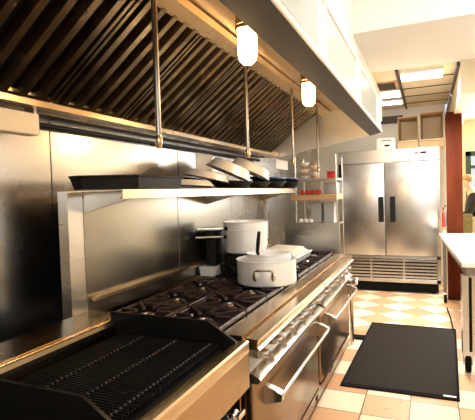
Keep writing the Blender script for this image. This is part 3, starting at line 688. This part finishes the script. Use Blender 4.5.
# ------------------------------------------------------------------ mat and floor things
mt = thing('floor_mat', 'black dimpled rubber mat on the tiled aisle floor', 'mat', (-.2, 4.2, 0))
P = [at(340, 386, Z=0), at(460, 402, Z=0), at(456, 330, Z=0), at(372, 323, Z=0)]
MB().prism([(p.x, p.y) for p in P], 'xy', 0.0005, .011).build('mat_body', 'rubber', mt)
cc = sum((Vector((p.x, p.y)) for p in P), Vector((0, 0))) / 4
MB().prism([tuple(cc + (Vector((p.x, p.y)) - cc) * .955) for p in P], 'xy', .011, .014).build('tread', 'tread', mt)
q = P[1]
MB().box(q.x - .105, q.x - .02, q.y + .025, q.y + .05, .0142, .0152).build('tag', 'paper', mt, label='tiny white maker tag at the mat corner')
a, b = at(353, 336.5, Z=.01), at(366, 337.5, Z=.01)
tag(MB().box(a.x, b.x - .005, a.y - .06, a.y + .06, 0, .018, .004, 1).build('rubber_strip', 'rubber'), 'short black rubber strip on the floor between range and mat', 'strip')
a, b = at(447, 308, Z=.008), at(456, 344, Z=.008)
tag(MB().tube([a, a.lerp(b, .3) + Vector((.012, 0, 0)), a.lerp(b, .7) + Vector((.008, 0, 0)), b], .008, 8).build('floor_cable', 'rubber'), 'black cable on the floor tiles along the white table', 'cable')

# ------------------------------------------------------------------ white work table on the right
tb = thing('work_table', 'white topped work table on steel legs with casters, right of the aisle', 'table', (.55, 5.1, 0))
A, B = Vector((.128, 6.40)), Vector((.238, 3.90)); dv = (B - A).normalized(); nv = Vector((-dv.y, dv.x)) 
if nv.x < 0: nv = -nv
Wd = .80
def tp(a, n): p = A + dv * a + nv * n; return (p.x, p.y)
Ln = (B - A).length
MB().prism([tp(0, 0), tp(Ln, 0), tp(Ln, Wd), tp(0, Wd)], 'xy', .865, .90).build('tabletop', 'laminate', tb)
f = MB().prism([tp(.03, .03), tp(Ln - .03, .03), tp(Ln - .03, .06), tp(.03, .06)], 'xy', .79, .864).prism([tp(.03, Wd - .06), tp(Ln - .03, Wd - .06), tp(Ln - .03, Wd - .03), tp(.03, Wd - .03)], 'xy', .79, .864)
f.prism([tp(.03, .03), tp(.06, .03), tp(.06, Wd - .03), tp(.03, Wd - .03)], 'xy', .79, .864).prism([tp(Ln - .04, .03), tp(Ln - .02, .03), tp(Ln - .02, Wd - .03), tp(Ln - .04, Wd - .03)], 'xy', .81, .864)
f.build('apron', 'pipe', tb)
for n in (.035, Wd - .085):
    lg = MB().prism([tp(.06, n), tp(.105, n), tp(.105, n + .04), tp(.06, n + .04)], 'xy', .13, .79).build('leg', 'pipe', tb)
    c_ = tp(.082, n + .02)
    MB().cyl((c_[0] - .016, c_[1], .06), (c_[0] + .016, c_[1], .06), .06, seg=24).build('caster', 'rubber', lg)
    MB().box(c_[0] - .026, c_[0] + .026, c_[1] - .03, c_[1] + .03, .10, .135, .003, 1).cyl((c_[0] - .024, c_[1], .06), (c_[0] + .024, c_[1], .06), .02, seg=12).build('caster_fork', 'chrome', lg)
# closed steel cabinet panel at the near end of the table
ep = MB().prism([tp(Ln - .14, .004), tp(Ln - .04, .004), tp(Ln - .04, Wd - .03), tp(Ln - .14, Wd - .03)], 'xy', .15, .79).build('end_panel', 'steel', tb)
MB().prism([tp(Ln - .042, .05), tp(Ln - .037, .05), tp(Ln - .037, .072), tp(Ln - .042, .072)], 'xy', .18, .78).build('panel_groove', 'blackmatte', ep)
for n in (.045, Wd - .10):
    c_ = tp(Ln - .09, n)
    w_ = MB().cyl((c_[0] - .02, c_[1], .075), (c_[0] + .02, c_[1], .075), .075, seg=28).build('caster', 'rubber', ep)
    MB().box(c_[0] - .034, c_[0] + .034, c_[1] - .035, c_[1] + .035, .12, .17, .004, 1).box(c_[0] - .034, c_[0] - .024, c_[1] - .02, c_[1] + .02, .06, .13, .003, 1).box(c_[0] + .024, c_[0] + .034, c_[1] - .02, c_[1] + .02, .06, .13, .003, 1).cyl((c_[0] - .036, c_[1], .075), (c_[0] + .036, c_[1], .075), .018, seg=12).build('caster_fork', 'chrome', ep)
MB().prism([tp(.25, .30), tp(Ln - .10, .30), tp(Ln - .10, Wd - .08), tp(.25, Wd - .08)], 'xy', .22, .24).build('undershelf', 'steel', tb)

# ------------------------------------------------------------------ post and what stands around it
pt = MB().box(.229, .418, 6.50, 6.68, 0, 2.49, .008, 2).build('wooden_post', 'wood')
tag(pt, 'reddish brown wooden post beside the refrigerator, behind the table', 'post')
p0, p1 = at(449, 93, Y=6.485), at(459, 103, Y=6.485)
t = thing('cord_loop', 'white cord with a ring hanging at the top of the wooden post', 'cord', (p1.x, 6.485, p1.z))
MB().tube([p0, p0.lerp(p1, .5), p1 + Vector((-.02, 0, .02))], .008, 8).build('cord', 'paper', t)
ring = [p1 + Vector((.028 * math.cos(k * PI / 8), 0, .028 * math.sin(k * PI / 8))) for k in range(17)]
MB().tube(ring, .008, 8).build('ring', 'paper', t)
# narrow stand with bottles left of the post
st = thing('bottle_stand', 'small tan stand holding bottles between refrigerator and post', 'stand', (.20, 6.56, 0))
MB().box(.165, .222, 6.50, 6.68, .94, .97, .003, 1).build('stand_top', 'tan', st)
MB().box(.175, .215, 6.51, 6.67, 0, .94, .003, 1).build('stand_base', 'cream', st)
def bottle(x, y, z, r, h, m_, label):
    t = thing('bottle', label, 'bottle', (x, y, z), 'bottles beside the wooden post')
    MB().lathe((x, y, z), [(0, 0), (r, 0), (r, h * .65), (r * .45, h * .8), (r * .45, h * .92), (0, h * .92)], 16).build('bottle_body', m_, t)
    MB().lathe((x, y, z), [(0, h * .92), (r * .5, h * .92), (r * .5, h), (0, h)], 12).build('cap', 'blackmatte', t)
bottle(.182, 6.53, .971, .018, .26, 'red', 'red bottle on the stand left of the wooden post')
bottle(.208, 6.60, .971, .018, .29, 'grey', 'grey bottle on the stand, touching the wooden post')
# dining chair behind the table and person beyond
ch = thing('dining_chair', 'olive upholstered chair back showing right of the wooden post', 'chair', (.66, 8.15, 0))
MB().box(.50, .66, 8.1, 8.16, .45, 1.06, .03, 3).build('backrest', 'olive', ch)
MB().box(.48, .86, 8.12, 8.5, .42, .48, .02, 3).build('seat', 'olive', ch)
for x in (.50, .84):
    for y in (8.14, 8.47): MB().cyl((x, y, 0), (x, y, .42), .016).build('leg', 'wood', ch)

def skin_mesh(name, verts, edges, radii, m, parent, root=0, sub=2):
    org = ORG[parent.name]; me = bpy.data.meshes.new(name)
    me.from_pydata([Vector(v) - org for v in verts], edges, [])
    o = bpy.data.objects.new(name, me); COL.objects.link(o); o.parent = parent; ORG[o.name] = org
    md = o.modifiers.new('skin', 'SKIN'); md.use_smooth_shade = True
    for k, r in enumerate(radii):
        sv = me.skin_vertices[0].data[k]; sv.radius = r if isinstance(r, tuple) else (r, r); sv.use_root = (k == root)
    o.modifiers.new('sub', 'SUBSURF').levels = sub; o.modifiers['sub'].render_levels = sub
    me.materials.append(M[m]); return o
hx, hy = .66, 8.9
pe = thing('person', 'person in a dark jacket standing at the right edge beyond the post', 'person', (.80, hy, 0))
V = [(.80, hy, .95), (.80, hy, 1.15), (.79, hy, 1.38), (.745, hy, 1.50), (.70, hy, 1.57), (.665, hy, 1.66), (.66, hy, 1.75),
     (.78, hy - .20, 1.42), (.72, hy - .24, 1.16), (.58, hy - .20, 1.00), (.78, hy + .20, 1.42), (.76, hy + .26, 1.15), (.62, hy + .22, 1.02),
     (.80, hy - .10, .90), (.80, hy - .11, .50), (.82, hy - .12, .08), (.72, hy - .13, .04), (.80, hy + .10, .90), (.80, hy + .11, .50), (.82, hy + .12, .08), (.72, hy + .13, .04)]
Ee = [(0, 1), (1, 2), (2, 3), (3, 4), (4, 5), (5, 6), (2, 7), (7, 8), (8, 9), (2, 10), (10, 11), (11, 12), (0, 13), (13, 14), (14, 15), (15, 16), (0, 17), (17, 18), (18, 19), (19, 20)]
Rr = [(.12, .15), (.11, .14), (.12, .16), (.06, .07), (.055, .055), (.088, .075), (.075, .065), .055, .045, .03, .055, .045, .03, .085, .06, .045, .035, .085, .06, .045, .035]
skin_mesh('body', V, Ee, Rr, 'skin', pe)
jv = [0, 1, 2, 7, 8, 10, 11, 9, 12]; ix = {v: k for k, v in enumerate(jv)}
jr = {0: (.17, .19), 1: (.175, .19), 2: (.18, .20), 7: .09, 8: .062, 10: .075, 11: .062, 9: .045, 12: .045}
skin_mesh('jacket', [V[k] for k in jv], [(ix[a], ix[b]) for a, b in Ee if a in ix and b in ix], [jr[k] for k in jv], 'jacket', pe)
lv = [0, 13, 14, 15, 17, 18, 19]; ix = {v: k for k, v in enumerate(lv)}
lr = {0: (.13, .165), 13: .10, 14: .075, 15: .06, 17: .10, 18: .075, 19: .06}
skin_mesh('trousers', [V[k] for k in lv], [(ix[a], ix[b]) for a, b in Ee if a in ix and b in ix], [lr[k] for k in lv], 'trousers', pe)
MB().ball((.690, hy, 1.735), .090, (.95, .88, 1.0), 20, 14).build('hair', 'hair', pe)
MB().ball((.568, hy - .02, 1.675), .012, (1.4, .8, 1.2), 10, 8).build('nose', 'skin', pe)
pe.scale = (1.08, 1.08, .945); pe.location.x -= .035
for s_ in (-1, 1): MB().ball((.590, hy + .032 * s_ - .01, 1.705), .009, u=10, v=8).build('eye', 'dark', pe)

# ------------------------------------------------------------------ fluorescent fixture on the dropped ceiling
fx = thing('fluorescent_fixture', 'lit fluorescent fixture on the ceiling above the refrigerator aisle', 'ceiling light', (-.05, 5.5, 2.73))
MB().box(-.265, .17, 5.30, 5.56, 2.765, 2.80, .004, 1).build('housing', 'white', fx)
MB().prism([(5.31, 2.765), (5.33, 2.735), (5.53, 2.735), (5.55, 2.765)], 'yz', -.26, .165).build('diffuser', 'tube', fx)
